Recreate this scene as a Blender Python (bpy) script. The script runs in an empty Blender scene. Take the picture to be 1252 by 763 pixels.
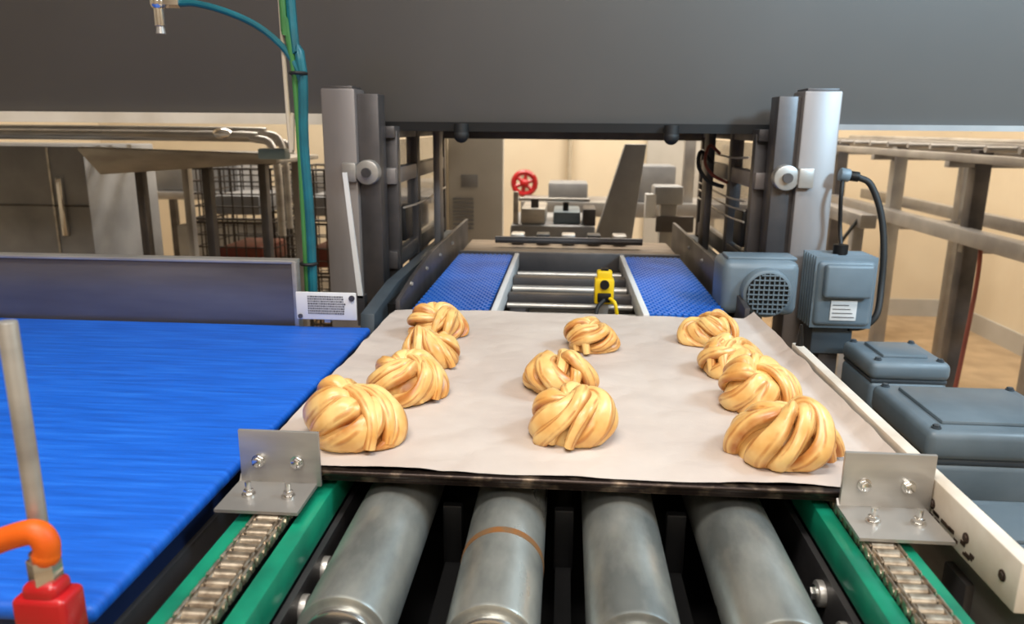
import bpy, bmesh, math, random
from mathutils import Matrix, Vector, noise

scene = bpy.context.scene
try:
    scene.view_settings.view_transform = 'Standard'
except Exception:
    pass

# ------------------------------------------------------------------ materials
def lin(c):
    return tuple(((v/255)/12.92 if v/255 <= 0.04045 else (((v/255)+0.055)/1.055)**2.4) for v in c)

def new_mat(name):
    m = bpy.data.materials.new(name); m.use_nodes = True
    nt = m.node_tree
    return m, nt, nt.nodes["Principled BSDF"]

def mat(name, c1, c2=None, rough=0.5, metal=0.0, nscale=8.0, stretch=(1,1,1), bump=0.0, bscale=None, detail=4.0, r2=None, coat=0.0, lo=0.35, hi=0.65):
    m, nt, b = new_mat(name)
    N, L = nt.nodes, nt.links
    c2 = c2 or tuple(min(255, v*0.85) for v in c1)
    tc = N.new("ShaderNodeTexCoord"); mp = N.new("ShaderNodeMapping")
    mp.inputs["Scale"].default_value = stretch
    L.new(tc.outputs["Object"], mp.inputs["Vector"])
    nz = N.new("ShaderNodeTexNoise"); nz.inputs["Scale"].default_value = nscale; nz.inputs["Detail"].default_value = detail
    L.new(mp.outputs["Vector"], nz.inputs["Vector"])
    cr = N.new("ShaderNodeValToRGB")
    cr.color_ramp.elements[0].position = lo; cr.color_ramp.elements[1].position = hi
    cr.color_ramp.elements[0].color = (*lin(c1), 1); cr.color_ramp.elements[1].color = (*lin(c2), 1)
    L.new(nz.outputs["Fac"], cr.inputs["Fac"]); L.new(cr.outputs["Color"], b.inputs["Base Color"])
    b.inputs["Roughness"].default_value = rough; b.inputs["Metallic"].default_value = metal
    if r2 is not None:
        mr = N.new("ShaderNodeMapRange"); mr.inputs["From Min"].default_value = 0.3; mr.inputs["From Max"].default_value = 0.7
        mr.inputs["To Min"].default_value = rough; mr.inputs["To Max"].default_value = r2
        L.new(nz.outputs["Fac"], mr.inputs["Value"]); L.new(mr.outputs["Result"], b.inputs["Roughness"])
    if coat: b.inputs["Coat Weight"].default_value = coat
    if bump:
        n2 = N.new("ShaderNodeTexNoise"); n2.inputs["Scale"].default_value = bscale or nscale*3; n2.inputs["Detail"].default_value = 3
        L.new(mp.outputs["Vector"], n2.inputs["Vector"])
        bp = N.new("ShaderNodeBump"); bp.inputs["Strength"].default_value = bump; bp.inputs["Distance"].default_value = 0.004
        L.new(n2.outputs["Fac"], bp.inputs["Height"]); L.new(bp.outputs["Normal"], b.inputs["Normal"])
    return m

HOOD   = mat("hood_steel", (88,84,81), (82,78,75), rough=0.55, metal=0.25, nscale=1.5)
STEEL  = mat("stainless_steel", (190,187,182), (156,152,148), rough=0.32, metal=0.6, nscale=6, stretch=(1,1,4), bump=0.05, r2=0.45)
STEEL_D= mat("dark_steel", (92,88,88), (66,64,66), rough=0.35, metal=0.5, nscale=8, r2=0.5)
POSTM  = mat("post_steel", (138,132,130), (120,114,113), rough=0.42, metal=0.4, nscale=10, stretch=(1,1,.3))
PLATE  = mat("wall_plate_steel", (112,110,116), (88,86,94), rough=0.3, metal=0.5, nscale=5, stretch=(.5,1,3), bump=0.03)
CHROME = mat("chrome", (230,228,224), (210,208,206), rough=0.15, metal=.95)
ZINC   = mat("zinc_roller", (192,194,188), (124,128,126), rough=0.24, metal=0.7, nscale=15, stretch=(1.4,.55,1), bump=0.08, r2=0.5, detail=9, lo=.38, hi=.64)
RUST   = mat("rust_band", (160,104,54), (134,108,80), rough=0.5, metal=0.4, nscale=60)
BLACK  = mat("black_metal", (20,19,20), (12,12,13), rough=0.5, metal=0.3)
RUBBER = mat("black_rubber", (18,18,19), (26,26,27), rough=0.6)
GREEN  = mat("green_plastic", (18,136,104), (12,108,84), rough=0.35, nscale=20)
TEAL   = mat("teal_hose", (20,104,118), (16,86,98), rough=0.35, nscale=20)
GREENH = mat("green_hose", (66,128,66), (48,104,54), rough=0.4)
BEIGEP = mat("cream_pipe", (196,184,162), (172,160,138), rough=0.5)
CHAIN  = mat("chain_steel", (206,192,172), (146,130,112), rough=0.28, metal=0.8, nscale=90)
GUIDEM = mat("white_plastic", (228,220,208), (198,184,166), rough=0.45, nscale=14, stretch=(1,1,1), lo=.45, hi=.75)
STAIN  = mat("dark_stain", (70,52,40), (40,30,24), rough=0.7, nscale=60)
GREYP  = mat("motor_grey_paint", (106,120,130), (92,106,116), rough=0.42, nscale=12, bump=0.04)
GREYD  = mat("motor_grey_dark", (66,76,84), (54,62,70), rough=0.45, nscale=12)
YELLOW = mat("yellow_housing", (236,200,20), (214,176,10), rough=0.4)
RED    = mat("red_paint", (190,26,32), (160,18,24), rough=0.3, coat=.3)
ORANGE = mat("orange_rubber", (232,106,12), (214,86,6), rough=0.5, nscale=30)
LABEL  = mat("label_white", (222,222,222), (208,208,208), rough=0.5)
TRIMC  = mat("pale_trim", (226,216,200), (206,194,176), rough=0.4)
PALEBLUE = mat("pale_blue_glow", (168,200,222), (150,186,212), rough=0.4)  # imitates a blue glow by colour
INK    = mat("label_ink", (86,86,90), (66,66,70), rough=0.6)
WALLM  = mat("wall_paint_cream", (224,210,184), (216,200,174), rough=0.7, nscale=2)
WALLG  = mat("panel_grey", (190,186,178), (174,170,162), rough=0.5, nscale=3)
CEILM  = mat("ceiling_paint", (214,208,198), (204,198,188), rough=0.8)
FLOORM = mat("floor_tan", (186,160,126), (164,140,110), rough=0.45, nscale=6, r2=0.6)
WOOD   = mat("tan_conveyor_top", (150,128,104), (116,96,76), rough=0.5, nscale=12, stretch=(1,5,1))
TRAYM  = mat("baking_tray_steel", (50,40,36), (160,140,120), rough=0.35, metal=0.7, nscale=50, lo=.5, hi=.85)  # lighter speckle paints thin highlights into the dark steel
REDBR  = mat("red_brown_cable", (128,60,44), (110,48,36), rough=0.5)
RACK   = mat("rack_steel", (172,170,168), (140,138,138), rough=0.35, metal=0.45, nscale=5)
MACH   = mat("machine_grey", (154,156,160), (130,132,136), rough=0.45, metal=0.2, nscale=6)
CRATE  = mat("crate_wire", (70,62,56), (50,44,40), rough=0.5, metal=.3)

def paper_mat():
    m, nt, b = new_mat("baking_paper"); N, L = nt.nodes, nt.links
    tc = N.new("ShaderNodeTexCoord")
    nz = N.new("ShaderNodeTexNoise"); nz.inputs["Scale"].default_value = 7; nz.inputs["Detail"].default_value = 5
    cr = N.new("ShaderNodeValToRGB"); cr.color_ramp.elements[0].position = .35; cr.color_ramp.elements[1].position = .7
    cr.color_ramp.elements[0].color = (*lin((194,180,171)),1); cr.color_ramp.elements[1].color = (*lin((210,198,189)),1)
    L.new(tc.outputs["Object"], nz.inputs["Vector"]); L.new(nz.outputs["Fac"], cr.inputs["Fac"])
    L.new(cr.outputs["Color"], b.inputs["Base Color"])
    n2 = N.new("ShaderNodeTexNoise"); n2.inputs["Scale"].default_value = 26; n2.inputs["Detail"].default_value = 6; n2.inputs["Distortion"].default_value = .8
    L.new(tc.outputs["Object"], n2.inputs["Vector"])
    bp = N.new("ShaderNodeBump"); bp.inputs["Strength"].default_value = .35; bp.inputs["Distance"].default_value = .004
    L.new(n2.outputs["Fac"], bp.inputs["Height"]); L.new(bp.outputs["Normal"], b.inputs["Normal"])
    b.inputs["Roughness"].default_value = .5
    return m
PAPER = paper_mat()

def belt_mat(name, c1, c2, c3):
    m, nt, b = new_mat(name); N, L = nt.nodes, nt.links
    tc = N.new("ShaderNodeTexCoord"); mp = N.new("ShaderNodeMapping")
    mp.inputs["Scale"].default_value = (2.6, 30, 1); mp.inputs["Rotation"].default_value = (0,0,math.radians(-5))
    L.new(tc.outputs["Object"], mp.inputs["Vector"])
    nz = N.new("ShaderNodeTexNoise"); nz.inputs["Scale"].default_value = 4; nz.inputs["Detail"].default_value = 5; nz.inputs["Roughness"].default_value = .6
    L.new(mp.outputs["Vector"], nz.inputs["Vector"])
    cr = N.new("ShaderNodeValToRGB"); e = cr.color_ramp.elements
    e[0].position = .28; e[0].color = (*lin(c1),1); e[1].position = .8; e[1].color = (*lin(c3),1)
    k = e.new(.52); k.color = (*lin(c2),1)
    L.new(nz.outputs["Fac"], cr.inputs["Fac"]); L.new(cr.outputs["Color"], b.inputs["Base Color"])
    bp = N.new("ShaderNodeBump"); bp.inputs["Strength"].default_value = .3; bp.inputs["Distance"].default_value = .003
    L.new(nz.outputs["Fac"], bp.inputs["Height"]); L.new(bp.outputs["Normal"], b.inputs["Normal"])
    b.inputs["Roughness"].default_value = .5
    return m
BELT = belt_mat("blue_belt", (8,80,180), (16,96,206), (36,116,224))
BLUELINK = mat("blue_belt_link", (36,112,212), (24,90,182), rough=.35)
BLUEDARK = mat("blue_belt_gap", (10,36,84), (8,28,66), rough=.6)

def glass_mat():
    m, nt, b = new_mat("plexiglass")
    b.inputs["Base Color"].default_value = (.26,.23,.21,1); b.inputs["Roughness"].default_value = .06
    b.inputs["Alpha"].default_value = .40
    return m
GLASS = glass_mat()

def dough_mat():
    m, nt, b = new_mat("baked_dough"); N, L = nt.nodes, nt.links
    def math_(op,a,b_=None,c=None):
        n=N.new("ShaderNodeMath"); n.operation=op
        for i,v in enumerate((a,b_,c)):
            if v is None: continue
            if isinstance(v,(int,float)): n.inputs[i].default_value=v
            else: L.new(v,n.inputs[i])
        return n.outputs[0]
    def rng(v,a,b_,c=0,d=1):
        n=N.new("ShaderNodeMapRange"); n.inputs["From Min"].default_value=a; n.inputs["From Max"].default_value=b_
        n.inputs["To Min"].default_value=c; n.inputs["To Max"].default_value=d; L.new(v,n.inputs["Value"]); return n.outputs["Result"]
    uv = N.new("ShaderNodeUVMap"); uv.uv_map = "UVMap"
    sep = N.new("ShaderNodeSeparateXYZ"); L.new(uv.outputs["UV"], sep.inputs["Vector"])
    V=sep.outputs["Y"]
    tc = N.new("ShaderNodeTexCoord")
    def nz(scale,det=3):
        n=N.new("ShaderNodeTexNoise"); n.inputs["Scale"].default_value=scale; n.inputs["Detail"].default_value=det
        L.new(tc.outputs["Object"],n.inputs["Vector"]); return n.outputs["Fac"]
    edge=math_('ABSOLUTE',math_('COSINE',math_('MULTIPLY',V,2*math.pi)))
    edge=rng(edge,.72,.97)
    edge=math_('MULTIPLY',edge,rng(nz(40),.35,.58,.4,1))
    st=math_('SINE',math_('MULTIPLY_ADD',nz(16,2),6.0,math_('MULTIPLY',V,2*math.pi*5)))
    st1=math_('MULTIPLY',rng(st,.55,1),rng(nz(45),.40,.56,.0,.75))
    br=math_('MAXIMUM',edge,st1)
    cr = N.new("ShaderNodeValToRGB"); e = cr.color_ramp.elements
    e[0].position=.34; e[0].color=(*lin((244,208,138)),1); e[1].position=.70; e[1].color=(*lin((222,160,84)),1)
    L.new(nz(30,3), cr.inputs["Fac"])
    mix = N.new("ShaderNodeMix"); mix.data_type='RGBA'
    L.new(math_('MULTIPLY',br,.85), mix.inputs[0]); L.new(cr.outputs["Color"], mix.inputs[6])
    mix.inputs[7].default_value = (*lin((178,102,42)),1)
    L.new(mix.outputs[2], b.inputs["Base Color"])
    b.inputs["Roughness"].default_value = .34
    b.inputs["Subsurface Weight"].default_value = .06; b.inputs["Subsurface Radius"].default_value = (.01,.006,.003); b.inputs["Subsurface Scale"].default_value = .4
    bp = N.new("ShaderNodeBump"); bp.inputs["Strength"].default_value=.4; bp.inputs["Distance"].default_value=.0016; bp.invert=True
    L.new(st1, bp.inputs["Height"]); L.new(bp.outputs["Normal"], b.inputs["Normal"])
    return m
DOUGH = dough_mat()

# ------------------------------------------------------------------ mesh builder
class B:
    def __init__(s, name):
        s.name=name; s.bm=bmesh.new(); s.mats=[]
    def mi(s, m):
        if m not in s.mats: s.mats.append(m)
        return s.mats.index(m)
    def merge(s, t, m, mtx=None):
        i = s.mi(m)
        for f in t.faces: f.material_index=i
        if mtx is not None: bmesh.ops.transform(t, matrix=mtx, verts=t.verts)
        me=bpy.data.meshes.new("tmp"); t.to_mesh(me); t.free()
        s.bm.from_mesh(me); bpy.data.meshes.remove(me)
    def fbox(s,x0,x1,y0,y1,z0,z1,m):
        i=s.mi(m); v=[s.bm.verts.new((x,y,z)) for z in (z0,z1) for y in (y0,y1) for x in (x0,x1)]
        for q in ((0,2,3,1),(4,5,7,6),(0,1,5,4),(2,6,7,3),(0,4,6,2),(1,3,7,5)):
            f=s.bm.faces.new([v[k] for k in q]); f.material_index=i
        return s
    def box(s,x0,x1,y0,y1,z0,z1,m,bev=0,rot=None,seg=2):
        t=bmesh.new(); bmesh.ops.create_cube(t,size=1)
        c=Vector(((x0+x1)/2,(y0+y1)/2,(z0+z1)/2))
        bmesh.ops.transform(t,matrix=Matrix.Diagonal((x1-x0,y1-y0,z1-z0,1)),verts=t.verts)
        if bev: bmesh.ops.bevel(t,geom=t.edges[:],offset=bev,segments=seg,affect='EDGES',profile=.5)
        M=Matrix.Translation(c)
        if rot: M=M@Matrix.Rotation(math.radians(rot[1]),4,rot[0])
        s.merge(t,m,M); return s
    def cyl(s,p0,p1,r,m,seg=24,r2=None,bev=0):
        p0=Vector(p0);p1=Vector(p1);d=p1-p0
        t=bmesh.new(); bmesh.ops.create_cone(t,cap_ends=True,segments=seg,radius1=r,radius2=r if r2 is None else r2,depth=d.length)
        if bev:
            es=[e for e in t.edges if abs(e.verts[0].co.z-e.verts[1].co.z)<1e-6]
            bmesh.ops.bevel(t,geom=es,offset=bev,segments=2,affect='EDGES',profile=.5)
        M=Matrix.Translation((p0+p1)/2)@d.to_track_quat('Z','Y').to_matrix().to_4x4()
        s.merge(t,m,M); return s
    def tube(s,pts,r,m,seg=10,sm=6):
        P=[Vector(p) for p in pts]
        if sm>1 and len(P)>2:
            Q=[]; E=[P[0]*2-P[1]]+P+[P[-1]*2-P[-2]]
            for i in range(1,len(E)-2):
                a,b,c,d=E[i-1:i+3]
                for k in range(sm):
                    t=k/sm
                    Q.append(.5*((2*b)+(c-a)*t+(2*a-5*b+4*c-d)*t*t+(3*b-a-3*c+d)*t**3))
            Q.append(P[-1]); P=Q
        i=s.mi(m); rings=[]; up=None
        for k,p in enumerate(P):
            tan=(P[min(k+1,len(P)-1)]-P[max(k-1,0)]).normalized()
            if up is None:
                up=tan.orthogonal().normalized()
            up=(up-tan*up.dot(tan)).normalized(); bi=tan.cross(up)
            rings.append([s.bm.verts.new(p+(up*math.cos(a)+bi*math.sin(a))*r) for a in [2*math.pi*j/seg for j in range(seg)]])
        for a,b in zip(rings,rings[1:]):
            for j in range(seg):
                f=s.bm.faces.new((a[j],a[(j+1)%seg],b[(j+1)%seg],b[j])); f.material_index=i
        for rr,rev in ((rings[0],True),(rings[-1],False)):
            f=s.bm.faces.new(rr[::-1] if rev else rr); f.material_index=i
        return s
    def prism(s,poly,axis,a,b,m,bev=0):
        def mk(p,v):
            return {'x':(v,p[0],p[1]),'y':(p[0],v,p[1]),'z':(p[0],p[1],v)}[axis]
        t=bmesh.new(); A=[t.verts.new(mk(p,a)) for p in poly]; Bv=[t.verts.new(mk(p,b)) for p in poly]
        t.faces.new(A); t.faces.new(Bv[::-1])
        n=len(poly)
        for j in range(n): t.faces.new((A[j],Bv[j],Bv[(j+1)%n],A[(j+1)%n]))
        bmesh.ops.recalc_face_normals(t,faces=t.faces)
        if bev: bmesh.ops.bevel(t,geom=t.edges[:],offset=bev,segments=2,affect='EDGES',profile=.5)
        s.merge(t,m); return s
    def sph(s,c,r,m,sc=(1,1,1)):
        t=bmesh.new(); bmesh.ops.create_uvsphere(t,u_segments=20,v_segments=12,radius=r)
        s.merge(t,m,Matrix.Translation(c)@Matrix.Diagonal((*sc,1))); return s
    def hexbolt(s,c,axis,r,h,m):
        a=Vector(axis).normalized(); c=Vector(c)
        s.cyl(c,c+a*h*.35,r*1.35,m,seg=18); s.cyl(c+a*h*.35,c+a*h,r,m,seg=6,bev=r*.1); return s
    def ring(s,c,axis,R,r,m):
        c=Vector(c);a=Vector(axis).normalized();u=a.orthogonal().normalized();w=a.cross(u)
        pts=[c+(u*math.cos(t)+w*math.sin(t))*R for t in [2*math.pi*k/28 for k in range(29)]]
        return s.tube(pts,r,m,seg=8,sm=1)
    def done(s,ang=35):
        me=bpy.data.meshes.new(s.name)
        s.bm.normal_update(); s.bm.to_mesh(me); s.bm.free()
        for m in s.mats: me.materials.append(m)
        for p in me.polygons: p.use_smooth=True
        try: me.set_sharp_from_angle(angle=math.radians(ang))
        except Exception: pass
        o=bpy.data.objects.new(s.name,me); bpy.context.collection.objects.link(o); return o

# ------------------------------------------------------------------ room
XL,XR,YF,YB,ZC=-3.4,2.7,-2.2,5.4,3.3
B("floor").fbox(XL-.1,XR+.1,YF-.1,YB+.1,-.1,0,FLOORM).done()
B("ceiling").fbox(XL-.1,XR+.1,YF-.1,YB+.1,ZC,ZC+.1,CEILM).done()
B("wall_back").fbox(XL-.1,XR+.1,YB,YB+.1,0,ZC,WALLM).done()
B("wall_front").fbox(XL-.1,XR+.1,YF-.1,YF,0,ZC,WALLM).done()
B("wall_left").fbox(XL-.1,XL,YF,YB,0,ZC,WALLM).done()
B("wall_right").fbox(XR,XR+.1,YF,YB,0,ZC,WALLM).done()
B("baseboard_right").fbox(XR-.015,XR,YF,YB,0,.12,WALLG).done()
B("baseboard_back").fbox(XL,XR-.02,YB-.015,YB,0,.12,WALLG).done()

# ------------------------------------------------------------------ hood
h=B("extraction_hood")
h.box(-3.0,2.4,1.74,2.30,1.287,3.3,HOOD,bev=.004)
h.fbox(-3.0,-.52,1.718,1.738,1.282,1.306,TRIMC).fbox(.56,2.4,1.722,1.738,1.280,1.292,RACK)
h.fbox(-.52,.56,1.715,1.738,1.270,1.290,BLACK)
h.cyl((-.235,1.70,1.262),(-.235,1.70,1.287),.016,RUBBER).sph((-.235,1.70,1.262),.017,RUBBER)
h.cyl((.225,1.70,1.262),(.225,1.70,1.287),.016,RUBBER).sph((.225,1.70,1.262),.017,RUBBER)
h.done()

# ------------------------------------------------------------------ infeed gate / tunnel frame
g=B("tunnel_gate_frame")
for sx,xa,xb in ((-1,-.512,-.440),(1,.466,.540)):
    g.box(xa,xb,1.585,1.665,0,1.355,POSTM,bev=.004)
    g.box(xa+.006,xb-.006,1.59,1.66,1.352,1.360,STEEL_D,bev=.001)
    xi = xb if sx<0 else xa
    g.box(min(xi,xi-sx*.045),max(xi,xi-sx*.045),1.60,1.66,.90,1.345,STEEL_D,bev=.002)
    xs = xi - sx*.052
    for yy,ww in ((1.69,.014),(1.92,.018),(2.34,.014)):
        g.box(xs-.014,xs+.014,yy-ww,yy+ww,.86,1.27,STEEL_D,bev=.002)
    g.box(xs-.012,xs+.012,1.66,2.36,1.255,1.28,STEEL_D,bev=.002)
    g.box(xs-.012,xs+.012,1.66,2.36,1.155,1.190,POSTM,bev=.002)
    g.box(xs-.012,xs+.012,1.66,2.36,.965,1.005,STEEL_D,bev=.002)
    g.box(xs-.018,xs+.018,1.66,2.36,.84,.90,STEEL_D,bev=.002)
    g.cyl((xi-sx*.022,1.602,1.185),(xi-sx*.022,1.575,1.185),.026,STEEL,bev=.004)
    g.cyl((xi-sx*.022,1.575,1.185),(xi-sx*.022,1.566,1.185),.010,STEEL_D)
    g.box(min(xi+sx*.0,xi+sx*.03),max(xi+sx*.0,xi+sx*.03),1.57,1.586,1.165,1.205,STEEL,bev=.003)
    g.box(xs-.02,xs+.02,2.30,2.36,0,.86,STEEL_D)
    g.box(xs-.02,xs+.02,1.72,1.80,1.02,1.10,BLACK,bev=.005)
    for k,zz in enumerate((1.10,) if sx<0 else (1.08,1.105,1.125,1.22)):
        g.tube([(xs-sx*.02,1.70,zz),(xs-sx*.022,1.9,zz-.006),(xs-sx*.02,2.3,zz)],.0025,STEEL,seg=6,sm=3)
g.box(-.352,-.335,2.0,2.06,.90,1.27,POSTM,bev=.002); g.box(.36,.378,2.0,2.06,.90,1.27,STEEL_D,bev=.002)
g.box(-.40,.43,2.33,2.36,1.245,1.28,STEEL_D,bev=.003)
g.done()
B("plexiglass_panel").fbox(-.392,-.388,1.71,2.32,1.01,1.25,GLASS).done()
B("plexiglass_panel").fbox(.414,.418,1.71,2.32,1.01,1.25,GLASS).done()

for nm,sx in (("conveyor_side_guard",-1),("conveyor_side_guard",1)):
    s=B(nm); c=.012
    prof=[(1.35,.85),(1.35,.965),(1.50,.985),(1.70,1.0),(2.34,1.0),(2.34,.85)]
    x0,x1=sorted((c+sx*.316,c+sx*.325)); s.prism(prof,'x',x0,x1,STEEL_D,bev=.001)
    x0,x1=sorted((c+sx*.352,c+sx*.378))
    if sx<0: s.prism([(1.28,.84),(1.30,.95),(1.5,.97),(2.3,.97),(2.3,.84)],'x',x0,x1,GREYD,bev=.002)
    else: s.prism([(1.56,.84),(1.56,.95),(1.6,.97),(2.3,.97),(2.3,.84)],'x',x0,x1,GREYD,bev=.002)
    x0,x1=sorted((c+sx*.325,c+sx*.352)); s.fbox(x0,x1,1.40,2.3,.90,.945,BLACK)
    for yy in (1.45,1.62,1.8,2.0): s.hexbolt((c+sx*.316,yy,.975),(-sx,0,0),.004,.005,STEEL)
    s.done()

for sx in (-1,1):
    s=B("modular_transfer_belt"); c=.012
    xa,xb=sorted((c+sx*.145,c+sx*.295))
    s.fbox(xa,xb,1.352,1.99,.915,.944,BLUEDARK)
    n=50
    for i in range(n):
        y=1.352+i*.01275
        off=.006 if i%2 else 0
        for k in range(12):
            x=xa+.002+off+k*.0122
            if x+.0085<xb: s.fbox(x,x+.0078,y,y+.0105,.944,.9495,BLUELINK)
    s.cyl((xa,1.352,.930),(xb,1.352,.930),.014,BLUEDARK,seg=20)
    xe0,xe1=(xb,xb+.012) if sx<0 else (xa-.012,xa)
    s.box(xe0,xe1,1.34,1.99,.915,.953,LABEL,bev=.002)
    s.done()

s=B("transfer_section_frame")
s.fbox(-.28,.30,1.37,1.99,.80,.86,BLACK)
for yy,r in ((1.42,.006),(1.50,.006),(1.66,.009),(1.84,.007)):
    s.cyl((-.115,yy,.925),(.140,yy,.925),r,STEEL)
s.box(-.12,.15,1.58,1.61,.90,.93,STEEL_D,bev=.002)
s.box(-.12,.15,1.74,1.78,.90,.935,STEEL_D,bev=.002)
s.box(-.115,-.08,1.40,1.95,.86,.90,STEEL_D,bev=.003)
s.box(-.285,.305,2.01,2.28,.925,.945,WOOD,bev=.003)
s.box(-.285,.305,1.995,2.012,.88,.955,STEEL_D,bev=.002)
for xx in (-.25,.27):
    for yy in (1.42,1.95): s.box(xx-.02,xx+.02,yy-.02,yy+.02,0,.80,STEEL_D)
s.cyl((-.20,2.15,.965),(.22,2.15,.965),.010,STEEL_D)
for i in range(5): s.box(-.16+i*.075,-.12+i*.075,2.2,2.26,.945,.975,BLACK if i%2 else STEEL,bev=.004)
s.done()

s=B("yellow_photo_sensor")
s.box(.060,.098,1.44,1.475,.945,.995,YELLOW,bev=.004).box(.064,.094,1.446,1.47,.985,1.010,YELLOW,bev=.004)
s.cyl((.079,1.441,.985),(.079,1.434,.985),.009,BLACK).box(.066,.092,1.435,1.442,.950,.968,BLACK,bev=.002)
s.box(.070,.088,1.45,1.47,.86,.946,STEEL)
s.box(.072,.086,1.45,1.465,1.010,1.014,BLACK)
s.tube([(.079,1.436,.955),(.065,1.42,.94),(.06,1.41,.90),(.04,1.44,.87)],.004,RUBBER)
s.tube([(.09,1.436,.958),(.10,1.42,.95),(.105,1.43,.91),(.10,1.48,.87)],.0035,YELLOW)
s.done()

# ------------------------------------------------------------------ baking tray + paper
s=B("baking_tray")
x0,x1,y0,y1=-.302,.334,.676,1.334
s.fbox(x0,x1,y0,y1,.9355,.9375,TRAYM)
for a in ((x0,x1,y0,y0+.008),(x0,x1,y1-.008,y1),(x0,x0+.008,y0,y1),(x1-.008,x1,y0,y1)):
    s.box(a[0],a[1],a[2],a[3],.9355,.9470,TRAYM,bev=.0015)
s.cyl((x0+.002,y0,.9440),(x1-.002,y0,.9440),.003,TRAYM,seg=12)
s.done()

def paper():
    bm=bmesh.new(); nx,ny=150,150
    xa,xb,ya,yb=-.312,.341,.680,1.338
    grid=[]
    for j in range(ny+1):
        row=[]
        for i in range(nx+1):
            u=i/nx; v=j/ny
            x=xa+(xb-xa)*u; y=ya+(yb-ya)*v
            e=noise.noise(Vector((x*6,y*5,3)))*.004
            wr=.0035*abs(noise.noise(Vector((x*9+2,y*14,1))))+.002*abs(noise.noise(Vector((x*26,y*22,7))))
            edge=min(u,1-u,v,1-v)
            z=.9482+wr
            if edge<.03: z+= (.03-edge)*.10*(0.4+noise.noise(Vector((x*14,y*14,0))))
            if u>.975: z+=(u-.975)*.5
            if u<.03: x+=e*1.5
            if v<.03: y+=e*1.0; z-=(.03-v)*.04
            row.append(bm.verts.new((x,y,z)))
        grid.append(row)
    for j in range(ny):
        for i in range(nx):
            bm.faces.new((grid[j][i],grid[j][i+1],grid[j+1][i+1],grid[j+1][i]))
    me=bpy.data.meshes.new("baking_paper_sheet"); bm.to_mesh(me); bm.free()
    me.materials.append(PAPER)
    for p in me.polygons: p.use_smooth=True
    o=bpy.data.objects.new("baking_paper_sheet",me); bpy.context.collection.objects.link(o)
paper()

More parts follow.
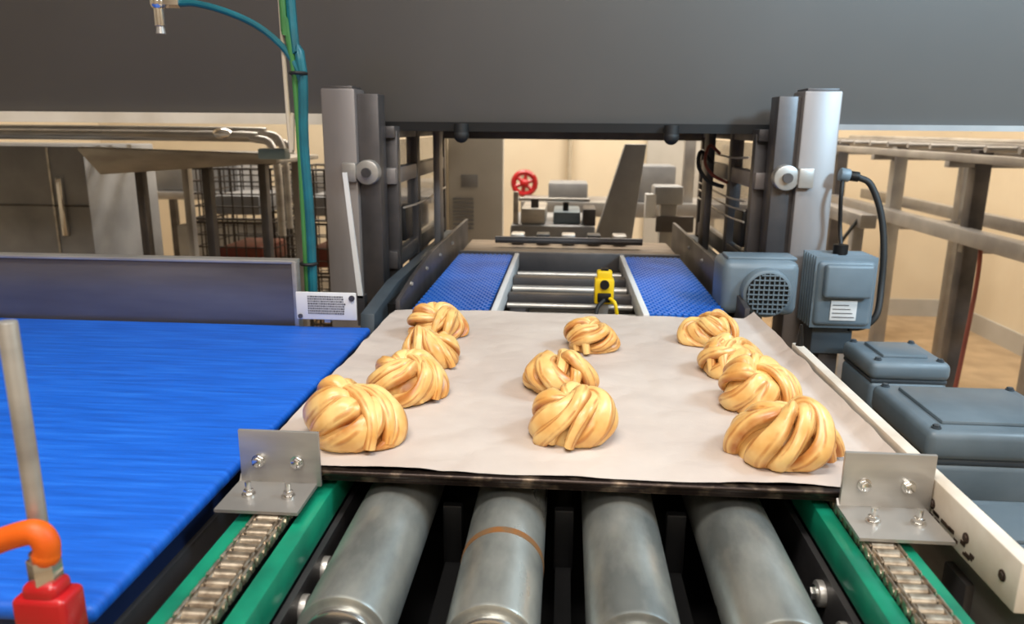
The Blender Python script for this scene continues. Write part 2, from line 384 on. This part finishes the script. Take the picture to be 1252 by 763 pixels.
# ------------------------------------------------------------------ pastries
def pastry(cx,cy,diam,hgt,rot,seed):
    rnd=random.Random(seed*7+1)
    bm=bmesh.new(); uvl=bm.loops.layers.uv.new("UVMap")
    p,q=[(4,7),(3,7),(4,9),(3,8),(5,8)][seed%5]
    hand=1 if seed%3 else -1
    R,r=.0290,.0190
    n=760; seg=18; ph=rnd.random()*6.28
    amp=[rnd.uniform(-.14,.14) for _ in range(4)]
    tilt=Matrix.Rotation(rnd.uniform(.15,.4),3,Vector((math.cos(ph),math.sin(ph),0)))
    Ls=math.hypot(p*2*math.pi*R,q*2*math.pi*r)
    wid=4*math.pi**2*R*r/Ls*.60
    rings=[]
    for k in range(n):
        t=2*math.pi*k/n
        def pos(t):
            th=p*t; al=hand*q*t+ph+.35*math.sin(2*t)
            Rm=R*(1+amp[0]*math.sin(th+1)+amp[1]*math.sin(2*th+ph)*.5)
            rm=r*(1+amp[2]*math.sin(t*2+ph)+.10*math.sin(t+ph)+.06*math.sin(3*t))
            rho=Rm+rm*math.cos(al)
            return Vector((rho*math.cos(th),rho*math.sin(th),rm*math.sin(al))), th, al
        P0,th,al=pos(t); P1,_,_=pos(t+.003)
        T=(P1-P0).normalized()
        nn=Vector((math.cos(al)*math.cos(th),math.cos(al)*math.sin(th),math.sin(al)))
        nn=(nn-T*nn.dot(T)).normalized(); bb=T.cross(nn)
        wb=wid*(1+.16*math.sin(5*t+ph)+.1*math.sin(9*t)); wn=.0082*(1+.16*math.sin(7*t+1))
        tw=.35*math.sin(3*t+ph)
        b2=bb*math.cos(tw)+nn*math.sin(tw); n2=nn*math.cos(tw)-bb*math.sin(tw)
        ring=[]
        for j in range(seg):
            a=2*math.pi*j/seg
            rad=1+.04*math.cos(5*a+3*math.sin(3*t))
            ring.append(tilt@(P0+b2*(math.cos(a)*wb*rad)+n2*(math.sin(a)*wn*rad)))
        rings.append(ring)
    allv=[v for rr in rings for v in rr]
    mx=max(math.hypot(v.x,v.y) for v in allv); zt=max(v.z for v in allv); zb=min(v.z for v in allv)
    sc=diam/2/mx
    cr,sr=math.cos(rot),math.sin(rot)
    def fin(v):
        x=v.x*sc; y=v.y*sc; zz=(v.z-zb)/(zt-zb)
        dd=min(math.hypot(x,y)/(diam/2),1)
        zz=max(zz-.22,0)/.78
        z=zz*hgt*(1.0+.26*(1-dd*dd))/1.10
        w=1-.12*zz
        x*=w;y*=w
        x+=noise.noise(Vector((v.x*26,v.y*26,seed)))*.005; y+=noise.noise(Vector((v.x*26,v.y*26,seed+9)))*.005
        z*=1+.16*noise.noise(Vector((v.x*22,v.y*22,seed+4)))
        return Vector((x*cr-y*sr, x*sr+y*cr, z))
    V=[[bm.verts.new(fin(v)) for v in rr] for rr in rings]
    def skin(V,closed,us_):
        m=len(V)
        for k in range(m if closed else m-1):
            a=V[k]; b=V[(k+1)%m]
            for j in range(seg):
                f=bm.faces.new((a[j],a[(j+1)%seg],b[(j+1)%seg],b[j])); f.smooth=True
                vs=[j/seg,(j+1)/seg,(j+1)/seg,j/seg]; us=[k/m,k/m,(k+1)/m,(k+1)/m]
                for l,uu,vv in zip(f.loops,us,vs): l[uvl].uv=(uu*us_,vv)
    skin(V,True,8)
    wa=rnd.uniform(-.9,.9); cw,sw=math.cos(wa),math.sin(wa)
    nb=60; off=diam*rnd.uniform(-.12,.08); curv=diam*rnd.uniform(.10,.20)*rnd.choice([-1,1])
    for wi in range(2):
        W=[]; o2=off+wi*diam*.125
        for k in range(nb):
            f=k/(nb-1); a=math.pi*(.02+(.74-.08*wi)*f)
            def pp(a):
                return Vector((o2+curv*math.sin(a)-curv*.5+.010*math.cos(a)*(1 if wi else .3), -diam*.39*math.cos(a), hgt*(.94-.06*wi)*abs(math.sin(a))**.7 - .003))
            P0=pp(a); T=(pp(a+.01)-P0).normalized()
            up=(P0-Vector((o2,0,hgt*.2))).normalized(); up=(up-T*up.dot(T)).normalized(); bb=T.cross(up)
            fade=min(1,(1-f)*4+.25)
            wb=diam*.082*(.6+.4*math.sin(a))*fade; wn=diam*.052*fade
            ring=[]
            for j in range(seg):
                an=2*math.pi*j/seg
                v=P0+bb*(math.cos(an)*wb)+up*(math.sin(an)*wn)
                v=Vector((v.x*cw-v.y*sw,v.x*sw+v.y*cw,max(v.z,0)))
                ring.append(bm.verts.new(v))
            W.append(ring)
        skin(W,False,3)
    m=14; L=24
    cap=[]
    for i in range(m+1):
        fz=i/m*math.pi/2
        cap.append([bm.verts.new(Vector((diam*.35*math.cos(fz)*math.cos(2*math.pi*j/L),diam*.35*math.cos(fz)*math.sin(2*math.pi*j/L),hgt*.84*math.sin(fz)))) for j in range(L)])
    for i in range(m):
        for j in range(L):
            f=bm.faces.new((cap[i][j],cap[i][(j+1)%L],cap[i+1][(j+1)%L],cap[i+1][j])); f.smooth=True
            for l in f.loops: l[uvl].uv=(0,.12)
    bm.normal_update()
    me=bpy.data.meshes.new("twisted_cinnamon_bun"); bm.to_mesh(me); bm.free(); me.materials.append(DOUGH)
    o=bpy.data.objects.new("twisted_cinnamon_bun",me); bpy.context.collection.objects.link(o)
    o.location=(cx,cy,.9505); return o

PA=[(-.226,.754,.130,.058,.3,1),(-.196,.890,.114,.051,1.4,2),(-.190,1.030,.108,.049,2.2,3),(-.205,1.175,.108,.047,4.0,4),
    (.014,.782,.114,.056,.9,20),(.000,.935,.114,.050,2.6,6),(.047,1.125,.106,.046,5.2,7),
    (.228,.748,.124,.058,3.3,8),(.238,.893,.110,.052,.2,16),(.236,1.025,.106,.049,1.9,11),(.230,1.180,.102,.046,3.0,12)]
for a in PA: pastry(*a)

# ------------------------------------------------------------------ rollers
for i,x in enumerate((-.168,-.050,.063,.176)):
    s=B("conveyor_roller"); zc=.886
    s.cyl((x,.505,zc),(x,1.26,zc),.038,ZINC,seg=64,bev=.004)
    s.cyl((x,.497,zc),(x,.506,zc),.030,CHROME,seg=40,bev=.002)
    s.cyl((x,.459,zc),(x,1.287,zc),.009,STEEL,seg=20)
    if i==1: s.cyl((x,.612,zc),(x,.621,zc),.0385,RUST,seg=64)
    s.done()

# ------------------------------------------------------------------ chain conveyor
s=B("chain_conveyor_frame")
for (a,b) in ((-.298,-.283),(-.243,-.226),(.247,.263),(.296,.311)):
    s.box(a,b,.38,1.33,.895,.926,GREEN,bev=.002)
for (a,b) in ((-.298,-.226),(.247,.311)):
    s.fbox(a+.002,b-.002,.38,1.33,.870,.896,BLACK)
    s.box(a+.005,b-.005,.38,1.33,.76,.872,STEEL_D,bev=.003)
s.fbox(-.228,.249,.44,.458,.80,.90,BLACK); s.fbox(-.228,.249,1.288,1.32,.80,.90,BLACK)
s.fbox(-.228,.249,.40,1.32,.76,.775,BLACK)  # dark pan added below the rollers, stands in for shade in the gaps
for xx in (-.109,.0065,.12):
    s.fbox(xx-.008,xx+.008,.45,1.29,.80,.835,BLACK)
    s.box(xx-.010,xx+.010,.70,.71,.83,.90,BLACK,bev=.002)
for xx in (-.262,.279):
    for yy in (.45,1.25): s.box(xx-.03,xx+.03,yy-.03,yy+.03,0,.765,STEEL_D,bev=.004)
for sx,xx in ((1,-.226),(-1,.247)):
    for yy in (.50,.56,.62):
        s.cyl((xx,yy,.872),(xx+sx*.012,yy,.872),.012,STEEL,seg=20,bev=.001)
        s.hexbolt((xx+sx*.012,yy,.872),(sx,0,0),.006,.006,CHROME)
    s.fbox(min(xx,xx+sx*.006),max(xx,xx+sx*.006),.44,1.3,.84,.892,STEEL_D)
s.done()
for xc in (-.263,.2795):
    s=B("drive_chain"); w=.0165; y=.39; k=0
    while y<1.31:
        s.cyl((xc-w,y,.9285),(xc+w,y,.9285),.0035,CHAIN,seg=10)
        s.cyl((xc-w*.55,y,.9285),(xc+w*.55,y,.9285),.0060,CHAIN,seg=14)
        o=.0 if k%2 else .004
        for sg in (-1,1):
            xa=xc+sg*(w*.62+o); s.box(xa-.0014,xa+.0014,y-.0045,y+.0172,.9235,.9335,CHAIN,bev=.001,seg=1)
        y+=.0127; k+=1
    s.fbox(xc-.014,xc+.014,.39,1.31,.8965,.922,BLACK)
    s.done()

for xa,xb in ((-.312,-.232),(.262,.344)):
    s=B("tray_pusher_bracket")
    s.box(xa,xb,.660,.664,.936,.993,STEEL,bev=.001)
    s.prism([(.604,.9355),(.604,.9385),(.660,.9395),(.664,.945),(.664,.9355)],'x',xa-.002,xb-.004,STEEL)
    w=xb-xa
    for fx in (.24,.72):
        s.hexbolt((xa+w*fx,.660,.962),(0,-1,0),.0048,.007,CHROME)
        s.hexbolt((xa+w*fx,.632,.9385),(0,0,1),.0048,.007,CHROME)
        s.cyl((xa+w*fx,.632,.940),(xa+w*fx,.632,.953),.0028,CHROME,seg=12)
    s.done()

s=B("plastic_side_guide")
s.box(.3455,.3595,.525,1.12,.925,.968,GUIDEM,bev=.002)
s.box(.3595,.366,.53,1.12,.86,.945,STEEL,bev=.001)
for yy in (.545,.60,.66,.8,.95): s.hexbolt((.3455,yy,.945),(-1,0,0),.0035,.0018,STAIN)
rr=random.Random(3)
for k in range(16):
    y=.56+rr.random()*.10; z=.929+rr.random()*.009; s.box(.3449,.3456,y,y+rr.uniform(.004,.012),z,z+rr.uniform(.002,.004),STAIN,bev=.0003,seg=1)
s.box(.352,.40,.60,.64,.80,.90,STEEL_D,bev=.003)
s.box(.352,.40,1.0,1.04,0,.86,STEEL_D,bev=.003)
s.cyl((.3525,1.105,.965),(.3525,1.105,1.0),.006,BLACK,r2=.002)
s.done()

# ------------------------------------------------------------------ blue belt conveyor
s=B("blue_belt_conveyor")
s.box(-2.2,-.333,.452,1.245,.925,.940,BELT,bev=.006,seg=3)
s.fbox(-2.18,-.345,.47,1.24,.895,.925,BLUEDARK)
s.box(-.362,-.340,.47,1.28,.79,.90,STEEL_D,bev=.003)
s.box(-2.2,-.36,1.20,1.25,.80,.88,STEEL_D,bev=.003); s.box(-2.2,-.36,.48,.52,.80,.88,STEEL_D,bev=.003)
for xx in (-2.1,-1.2,-.42):
    for yy in (.50,1.22): s.box(xx-.02,xx+.02,yy-.02,yy+.02,0,.80,STEEL,bev=.003)
s.cyl((-.42,.5,.25),(-.42,1.22,.25),.015,STEEL); s.cyl((-2.1,1.22,.25),(-.42,1.22,.25),.015,STEEL)
s.done()
s=B("stainless_backstop_plate")
s.box(-2.2,-.462,1.252,1.262,.930,1.052,PLATE,bev=.001)
s.box(-2.2,-.462,1.246,1.272,1.048,1.054,STEEL,bev=.001)
s.box(-.468,-.460,1.244,1.264,.930,1.052,STEEL,bev=.001)
for xx in (-1.9,-1.2): s.box(xx-.02,xx+.02,1.262,1.29,.80,1.04,STEEL_D)
s.done()
s=B("scale_label_plate")
s.box(-.457,-.352,1.226,1.230,.956,1.004,LABEL,bev=.0015)
s.cyl((-.450,1.226,.962),(-.450,1.223,.962),.004,STEEL_D,seg=12); s.cyl((-.359,1.226,.995),(-.359,1.223,.995),.005,STEEL_D,seg=12)
rr=random.Random(4)
for j in range(8):
    x=-.436
    while x<-.374:
        w=rr.uniform(.001,.0035); s.fbox(x,x+w,1.2252,1.2262,.966+j*.0042,.9685+j*.0042,INK); x+=w+.0012
s.box(-.41,-.40,1.230,1.252,.95,.965,STEEL)
s.done()

s=B("measuring_strip")
s.prism([(-.418,1.195),(-.410,1.195),(-.388,.955),(-.398,.955)],'y',1.40,1.405,LABEL)
s.box(-.40,-.385,1.40,1.42,.90,.96,STEEL_D)
s.done()

# ------------------------------------------------------------------ hoses, nozzle
s=B("air_hose_riser")
s.tube([(-.452,1.30,.985),(-.450,1.30,1.12),(-.453,1.30,1.25),(-.449,1.30,1.355),(-.452,1.30,1.40),(-.464,1.30,1.60),(-.464,1.30,3.29)],.0085,TEAL)
s.tube([(-.461,1.299,.99),(-.460,1.299,1.2),(-.462,1.299,1.36),(-.470,1.293,1.45),(-.474,1.293,1.6),(-.474,1.293,3.29)],.0055,GREENH)
s.tube([(-.470,1.304,1.30),(-.480,1.302,1.40),(-.486,1.302,3.29)],.004,BEIGEP)
s.tube([(-.452,1.298,1.355),(-.458,1.298,1.375),(-.480,1.298,1.408),(-.52,1.298,1.440),(-.57,1.298,1.462),(-.62,1.298,1.475),(-.650,1.298,1.476)],.0055,TEAL)
s.ring((-.455,1.298,1.365),(0,0,1),.013,.003,RUBBER); s.ring((-.456,1.298,1.04),(0,0,1),.013,.003,RUBBER)
s.cyl((-.452,1.30,.94),(-.452,1.30,.99),.006,STEEL)
s.done()
s=B("spray_nozzle")
s.cyl((-.690,1.298,1.478),(-.650,1.298,1.477),.009,CHROME,seg=6,bev=.001)
s.cyl((-.688,1.298,1.50),(-.688,1.298,1.44),.009,CHROME,bev=.001)
s.cyl((-.688,1.298,1.445),(-.688,1.298,1.428),.006,STEEL,r2=.008)
s.sph((-.688,1.298,1.478),.014,CHROME)
s.cyl((-.688,1.298,1.50),(-.688,1.298,3.29),.006,STEEL)
s.done()

# ------------------------------------------------------------------ clamp lower left
s=B("red_clamp_with_orange_lever")
s.cyl((-.3455,.43,.82),(-.3455,.43,1.160),.006,STEEL,bev=.001)
d=-.012
s.box(-.350,-.314,.400,.424,.955+d,.995+d,RED,bev=.004,seg=3)
s.box(-.344,-.320,.402,.422,.99+d,1.004+d,RED,bev=.005,seg=3)
s.cyl((-.332,.413,1.002+d),(-.332,.413,1.019+d),.010,CHROME,seg=6,bev=.001)
s.cyl((-.332,.413,1.018+d),(-.332,.413,1.023+d),.008,STEEL)
s.tube([(-.329,.412,1.020+d),(-.328,.412,1.030+d),(-.334,.412,1.037+d),(-.348,.412,1.034+d),(-.372,.413,1.024+d)],.0082,ORANGE,seg=16)
s.sph((-.329,.412,1.021+d),.0086,ORANGE); s.sph((-.372,.413,1.024+d),.0082,ORANGE)
s.box(-.40,-.31,.405,.44,.80,.82,STEEL,bev=.002); s.box(-.338,-.322,.405,.42,.82,.95,STEEL,bev=.002)
s.box(-.40,-.38,.41,.43,0,.80,STEEL,bev=.002)
s.done()

# ------------------------------------------------------------------ right-hand motors
s=B("drive_motor")
s.box(.300,.442,1.42,1.53,.935,1.040,GREYP,bev=.016,seg=3)
s.cyl((.378,1.425,.983),(.378,1.395,.983),.046,GREYP,seg=40,bev=.006)
s.cyl((.378,1.396,.983),(.378,1.392,.983),.039,BLACK,seg=40)
for k in range(-4,5):
    w=math.sqrt(max(.039**2-(k*.009)**2,0))
    s.box(.378+k*.009-.0011,.378+k*.009+.0011,1.388,1.392,.983-w,.983+w,GREYP)
    s.box(.378-w,.378+w,1.387,1.391,.983+k*.009-.0011,.983+k*.009+.0011,GREYP)
s.box(.310,.44,1.44,1.50,1.038,1.045,GREYP,bev=.003)
s.cyl((.36,1.47,0),(.36,1.47,.945),.03,GREYD)
s.done()
s=B("drive_motor")
s.box(.545-.055,.545+.055,1.47,1.57,.905,1.035,GREYP,bev=.010,seg=3)
for k in range(6): s.box(.486,.604,1.478+k*.015,1.484+k*.015,.90,1.042,GREYP,bev=.001)
s.box(.500,.59,1.452,1.47,.965,1.030,GREYP,bev=.006,seg=3)
s.box(.520,.57,1.468,1.4695,.918,.958,LABEL,bev=.0005)
for j in range(4): s.box(.524,.566-.004*j,1.4672,1.468,.924+.008*j,.9255+.008*j,INK)
s.cyl((.545,1.52,1.035),(.545,1.52,1.06),.014,BLACK)
s.box(.50,.58,1.50,1.56,.84,.905,GREYD,bev=.004); s.box(.52,.56,1.51,1.55,0,.84,STEEL_D,bev=.004)
s.done()
s=B("power_cable")
s.cyl((.541,1.56,1.195),(.56,1.56,1.192),.013,GREYP,seg=20,bev=.002); s.cyl((.56,1.56,1.192),(.578,1.555,1.190),.010,BLACK,seg=20,bev=.002)
s.tube([(.575,1.555,1.190),(.60,1.55,1.175),(.622,1.54,1.12),(.632,1.53,1.05),(.632,1.52,.98),(.622,1.50,.925),(.600,1.50,.90),(.57,1.50,.895)],.0065,RUBBER,seg=12)
s.tube([(.548,1.56,1.19),(.545,1.55,1.15),(.55,1.55,1.09),(.55,1.53,1.05)],.004,BLACK)
s.done()
s=B("tunnel_cable")
s.tube([(.36,1.95,1.20),(.33,1.93,1.225),(.325,1.92,1.19),(.35,1.92,1.155),(.39,1.93,1.14)],.005,RUBBER)
s.tube([(.38,1.95,1.22),(.35,1.93,1.24),(.34,1.92,1.20),(.36,1.92,1.17),(.40,1.93,1.15)],.004,REDBR)
s.done()

def gearbox(name,x0,x1,y0,y1,zt,hh,lab=False,fins=True):
    s=B(name)
    s.box(x0,x1,y0,y1,zt-hh*.35,zt,GREYP,bev=.012,seg=3)
    s.box(x0+.004,x1-.004,y0+.004,y1-.004,zt-hh*.40,zt-hh*.33,GREYD,bev=.002)
    s.box(x0+.002,x1-.002,y0+.002,y1-.002,zt-hh,zt-hh*.38,GREYP,bev=.010,seg=3)
    s.box(x0+.03,x1-.03,y0+.03,y1-.03,zt-.002,zt+.006,GREYP,bev=.003)
    for a in (x0+.016,x1-.016):
        for b in (y0+.016,y1-.016): s.hexbolt((a,b,zt),(0,0,1),.005,.005,GREYD)
    xm=(x0+x1)/2; ym=(y0+y1)/2
    if fins:
        s.cyl((x1-.01,ym,zt-hh*.7),(x1+.16,ym,zt-hh*.7),hh*.42,GREYP,seg=32,bev=.008)
        for k in range(9):
            s.cyl((x1+.02+k*.014,ym,zt-hh*.7),(x1+.024+k*.014,ym,zt-hh*.7),hh*.50,GREYP,seg=32)
    s.cyl((x0+.03,y0+.004,zt-hh*.7),(x0+.03,y0-.03,zt-hh*.7),.012,BLACK,seg=16)
    s.cyl((x1-.03,y0+.004,zt-hh*.7),(x1-.03,y0-.02,zt-hh*.7),.012,STEEL,seg=6)
    s.box(xm-.03,xm+.03,ym-.03,ym+.03,zt-hh-.06,zt-hh+.01,GREYD)
    s.box(xm-.02,xm+.02,ym-.02,ym+.02,0,zt-hh-.05,STEEL_D)
    if lab:
        s.box(xm-.06,xm+.05,y0+.001,y0+.0025,zt-hh*.92,zt-hh*.45,LABEL)
        for j in range(5):
            x=xm-.05
            for k in range(7): s.box(x,x+.009,y0,y0+.0012,zt-hh*.88+j*.010,zt-hh*.88+j*.010+.004,INK); x+=.013
    s.done()
gearbox("gear_motor",.550,.69,1.32,1.47,.880,.10,fins=False)
gearbox("gear_motor",.520,.75,1.03,1.24,.868,.13)
gearbox("gear_motor",.515,.70,.82,.97,.800,.12,True)

# ------------------------------------------------------------------ right background
s=B("side_conveyor_rack")
s.box(1.56,1.62,1.9,5.2,.845,.905,RACK,bev=.004)
s.box(1.95,2.0,1.9,5.2,.845,.905,RACK,bev=.004)
s.box(1.50,1.56,1.9,5.2,1.165,1.195,RACK,bev=.004)
s.box(1.66,1.70,1.9,5.2,1.215,1.235,RACK,bev=.004)
s.cyl((1.75,1.9,1.20),(1.75,5.2,1.20),.02,RACK); s.cyl((1.85,1.9,1.235),(1.85,5.2,1.235),.014,STEEL)
for yy in (2.45,3.15,3.9,4.7):
    s.box(1.60,1.66,yy-.03,yy+.03,0,1.21,STEEL_D if yy!=3.9 else RACK,bev=.004)
    s.box(1.93,1.98,yy-.03,yy+.03,0,1.21,RACK,bev=.004)
    s.box(1.50,1.98,yy-.02,yy+.02,1.14,1.165,RACK,bev=.003)
    s.box(1.60,1.98,yy-.02,yy+.02,.80,.845,RACK,bev=.003)
for k in range(14):
    s.cyl((1.55,2.1+k*.22,1.215),(1.98,2.1+k*.22,1.215),.012,RACK,seg=12)
s.tube([(1.60,3.0,.86),(1.59,2.97,.70),(1.54,2.9,.4),(1.50,2.85,.1),(1.52,2.8,.01)],.008,REDBR)
s.done()
s=B("support_stand")
for yy in (3.5,4.6):
    s.box(1.30,1.35,yy,yy+.05,0,.86,RACK,bev=.004)
s.box(1.29,1.36,3.4,4.8,.86,.92,RACK,bev=.004); s.box(1.30,1.35,3.5,4.6,.40,.43,RACK)
s.tube([(1.30,3.45,.9),(1.2,3.4,.75),(1.25,3.42,.62),(1.31,3.5,.5)],.008,BLACK)
s.done()

# ------------------------------------------------------------------ left background
s=B("steel_cabinet")
s.box(-2.5,-1.64,2.5,2.95,0,1.205,MACH,bev=.006)
s.fbox(-2.05,-2.04,2.494,2.5,.1,1.2,BLACK); s.fbox(-1.77,-1.762,2.494,2.5,.1,1.2,STEEL)
s.box(-1.74,-1.72,2.48,2.497,.9,1.1,CHROME,bev=.003); s.fbox(-2.5,-1.64,2.494,2.5,1.0,1.006,STEEL_D)
s.done()
s=B("steel_chute_table")
s.prism([(-1.42,1.215),(-.83,1.20),(-.83,1.175),(-1.36,1.135),(-1.42,1.205)],'y',2.14,2.165,STEEL,bev=.002)
s.box(-1.40,-.84,2.16,2.55,1.17,1.185,STEEL,bev=.003)
s.box(-.88,-.80,2.13,2.18,1.185,1.215,PALEBLUE,bev=.006)  # pale strip painted as the blue glow at the chute end
for xx in (-1.28,-.90):
    s.box(xx-.012,xx+.012,2.2,2.23,0,1.17,STEEL_D,bev=.003); s.box(xx-.012,xx+.012,2.48,2.51,0,1.17,RACK,bev=.003)
s.box(-1.085,-1.06,2.2,2.23,0,1.17,STEEL_D,bev=.003)
s.box(-1.29,-.89,2.2,2.23,.70,.73,STEEL); s.done()
s=B("overhead_pipes")
for k,(z,yy,r) in enumerate(((1.245,2.62,.014),(1.262,2.70,.012),(1.232,2.8,.014))):
    s.tube([(-3.3,yy,z),(-1.3,yy,z),(-1.1,yy,z-.01),(-1.02,yy,z-.06),(-1.01,yy,z-.35)],r,STEEL,seg=12)
s.sph((-1.20,2.62,1.25),.028,CHROME,(1.3,1,.7)); s.done()
for nm,xa,ya,za in (("wire_crate_stack",-1.12,2.95,.05),("wire_crate_stack",-1.50,2.95,.05)):
    s=B(nm); W_,D_,H_=.33,.40,.20
    for lv in range(5):
        z0=za+lv*.215
        for k in range(9):
            x=xa+k*W_/8
            s.cyl((x,ya,z0),(x,ya,z0+H_),.003,CRATE,seg=6); s.cyl((x,ya+D_,z0),(x,ya+D_,z0+H_),.003,CRATE,seg=6)
        for k in range(9):
            y=ya+k*D_/8
            s.cyl((xa,y,z0),(xa,y,z0+H_),.003,CRATE,seg=6); s.cyl((xa+W_,y,z0),(xa+W_,y,z0+H_),.003,CRATE,seg=6)
        for zz in (0,.05,.1,.15,.2):
            r=.005 if zz in (0,.2) else .003
            s.cyl((xa,ya,z0+zz),(xa+W_,ya,z0+zz),r,CRATE,seg=6); s.cyl((xa,ya+D_,z0+zz),(xa+W_,ya+D_,z0+zz),r,CRATE,seg=6)
            s.cyl((xa,ya,z0+zz),(xa,ya+D_,z0+zz),r,CRATE,seg=6); s.cyl((xa+W_,ya,z0+zz),(xa+W_,ya+D_,z0+zz),r,CRATE,seg=6)
        s.box(xa+.06,xa+W_-.08,ya+.06,ya+D_-.06,z0+.01,z0+.09,REDBR if lv%2 else MACH,bev=.01)
    s.fbox(xa-.01,xa+W_+.01,ya-.01,ya+D_+.01,0,.045,BLACK)
    s.done()
s=B("rear_work_table")
s.box(-2.6,-.75,4.2,4.8,.86,.90,RACK,bev=.004); s.box(-2.6,-.75,4.2,4.8,.30,.33,RACK)
for xx in (-2.55,-1.7,-.8):
    for yy in (4.24,4.76): s.box(xx-.02,xx+.02,yy-.02,yy+.02,0,.86,STEEL_D)
s.box(-2.4,-1.9,4.3,4.7,.90,1.12,MACH,bev=.01); s.box(-1.6,-1.3,4.3,4.6,.90,1.02,STEEL,bev=.01); s.box(-2.3,-1.6,4.3,4.7,.33,.7,MACH,bev=.01)
s.done()

# ------------------------------------------------------------------ seen through the tunnel
s=B("grey_partition_panel")
s.box(-.56,-.30,3.6,3.66,0,1.24,WALLG,bev=.004); s.box(-.60,-.56,3.58,3.68,0,1.5,BEIGEP,bev=.004)
s.box(-.50,-.42,3.594,3.60,1.0,1.06,MACH,bev=.002)
for k in range(8): s.box(-.54,-.44,3.592,3.60,.80+k*.02,.81+k*.02,MACH)
s.done()
s=B("valve_handwheel")
c=(-.27,4.9,.93)
s.ring(c,(0,1,0),.070,.018,RED); s.sph(c,.03,RED)
for k in range(3):
    a=math.radians(60*k+20); d=Vector((math.cos(a),0,math.sin(a)))*.07; cv=Vector(c); s.cyl(cv-d,cv+d,.013,RED,seg=10)
s.cyl(c,(c[0],5.0,c[2]),.02,STEEL); s.cyl((c[0],5.02,0),(c[0],5.02,.98),.03,BEIGEP); s.done()
s=B("packing_machine")
s.box(-.22,.12,3.0,3.5,0,.90,MACH,bev=.01); s.box(-.18,-.08,3.02,3.3,.90,.965,STEEL,bev=.008); s.box(-.05,.06,3.05,3.3,.90,.95,GREYP,bev=.008)
s.box(-.14,-.11,3.05,3.08,.965,1.0,STEEL_D); s.cyl((.0,3.1,.95),(.0,3.1,.985),.012,BLACK)
s.box(.07,.12,3.02,3.2,.90,.965,STEEL_D,bev=.004); s.box(-.21,-.19,3.02,3.05,.90,1.03,STEEL,bev=.002)
s.cyl((-.20,3.2,.985),(.10,3.2,.985),.008,STEEL)
s.done()
s=B("steel_chute")
s.prism([(.100,.86),(.240,.86),(.280,1.225),(.205,1.225)],'y',2.75,2.80,MACH,bev=.003)
s.box(.115,.235,2.76,3.0,0,.86,STEEL_D); s.done()
s=B("control_stand")
s.box(.36,.42,2.9,2.96,0,1.0,RACK,bev=.004); s.box(.33,.44,2.88,3.0,1.0,1.07,MACH,bev=.01); s.box(.30,.34,2.88,2.93,.95,1.04,LABEL,bev=.003)
s.box(.34,.48,2.86,2.88,.90,.96,STEEL_D,bev=.003)
s.done()
s=B("far_conveyor")
s.box(-.25,1.1,4.2,4.6,.80,.88,RACK,bev=.004)
for xx in (-.2,.3,.8): s.box(xx-.02,xx+.02,4.22,4.26,0,.80,RACK); s.box(xx-.02,xx+.02,4.5,4.54,0,.80,RACK)
s.box(-.1,.12,4.25,4.5,.88,.98,MACH,bev=.01); s.box(.35,.6,4.25,4.5,.88,1.08,MACH,bev=.01); s.box(.64,.70,4.25,4.3,.88,1.25,RACK,bev=.003)
s.done()
s=B("wall_conduit")
s.cyl((.02,5.36,0),(.02,5.36,3.3),.018,BEIGEP); s.done()
B("door_1").box(.55,.95,5.36,5.398,0,2.1,WALLG,bev=.004).done()

# ------------------------------------------------------------------ lights
def area(name,loc,size,power,col,rot=(0,0,0),sy=None,target=None):
    l=bpy.data.lights.new(name,'AREA'); l.energy=power; l.color=col; l.size=size
    if sy: l.shape='RECTANGLE'; l.size_y=sy
    o=bpy.data.objects.new(name,l); o.location=loc; o.rotation_euler=[math.radians(a) for a in rot]
    if target is not None:
        o.rotation_euler=(Vector(target)-Vector(loc)).to_track_quat('-Z','Y').to_euler()
    bpy.context.collection.objects.link(o)
area("ceiling_light_front",(-.2,.0,3.2),1.4,55,(1,.95,.88),sy=.5)
area("hood_cool_fill",(2.2,.7,3.1),.9,60,(.60,.82,1),sy=.5,target=(1.6,1.74,1.5))  # added cool fill, tints the right of the hood blue
area("rear_fill_light",(.5,-1.7,3.0),1.6,38,(1,.96,.90),sy=.5,target=(.2,1.2,.9))  # added fill from behind the camera for dim front-facing surfaces
area("ceiling_light_back",(-1.2,3.9,3.2),1.8,76,(1,.92,.80),sy=.6)
area("ceiling_light_back",(.9,4.1,3.2),1.8,92,(1,.93,.83),sy=.6)
area("ceiling_light_back",(2.1,3.2,3.2),1.0,28,(1,.90,.78),sy=.8)
l=bpy.data.lights.new("hood_cool_fill_spot",'SPOT'); l.energy=560; l.color=(.50,.78,1); l.spot_size=math.radians(62); l.spot_blend=1; l.shadow_soft_size=.2  # added cool spot, strengthens the blue gradient across the hood
o=bpy.data.objects.new("hood_cool_fill_spot",l); o.location=(1.9,-.6,2.5); o.rotation_euler=(Vector((1.25,1.74,1.85))-Vector(o.location)).to_track_quat('-Z','Y').to_euler()
bpy.context.collection.objects.link(o)
w=bpy.data.worlds.new("world"); scene.world=w; w.use_nodes=True
w.node_tree.nodes["Background"].inputs[0].default_value=(.5,.5,.52,1); w.node_tree.nodes["Background"].inputs[1].default_value=.3

# ------------------------------------------------------------------ camera
cam=bpy.data.cameras.new("camera"); co=bpy.data.objects.new("camera",cam); bpy.context.collection.objects.link(co)
cam.sensor_width=36; cam.lens=920/1252*36; cam.clip_start=.02
cam.dof.use_dof=True; cam.dof.focus_distance=.95; cam.dof.aperture_fstop=7
co.matrix_world=Matrix.Translation((0,0,1.28))@Matrix.Rotation(math.radians(4),4,'Z')@Matrix.Rotation(math.radians(90-13.8),4,'X')@Matrix.Rotation(math.radians(0.5),4,'Z')
scene.camera=co
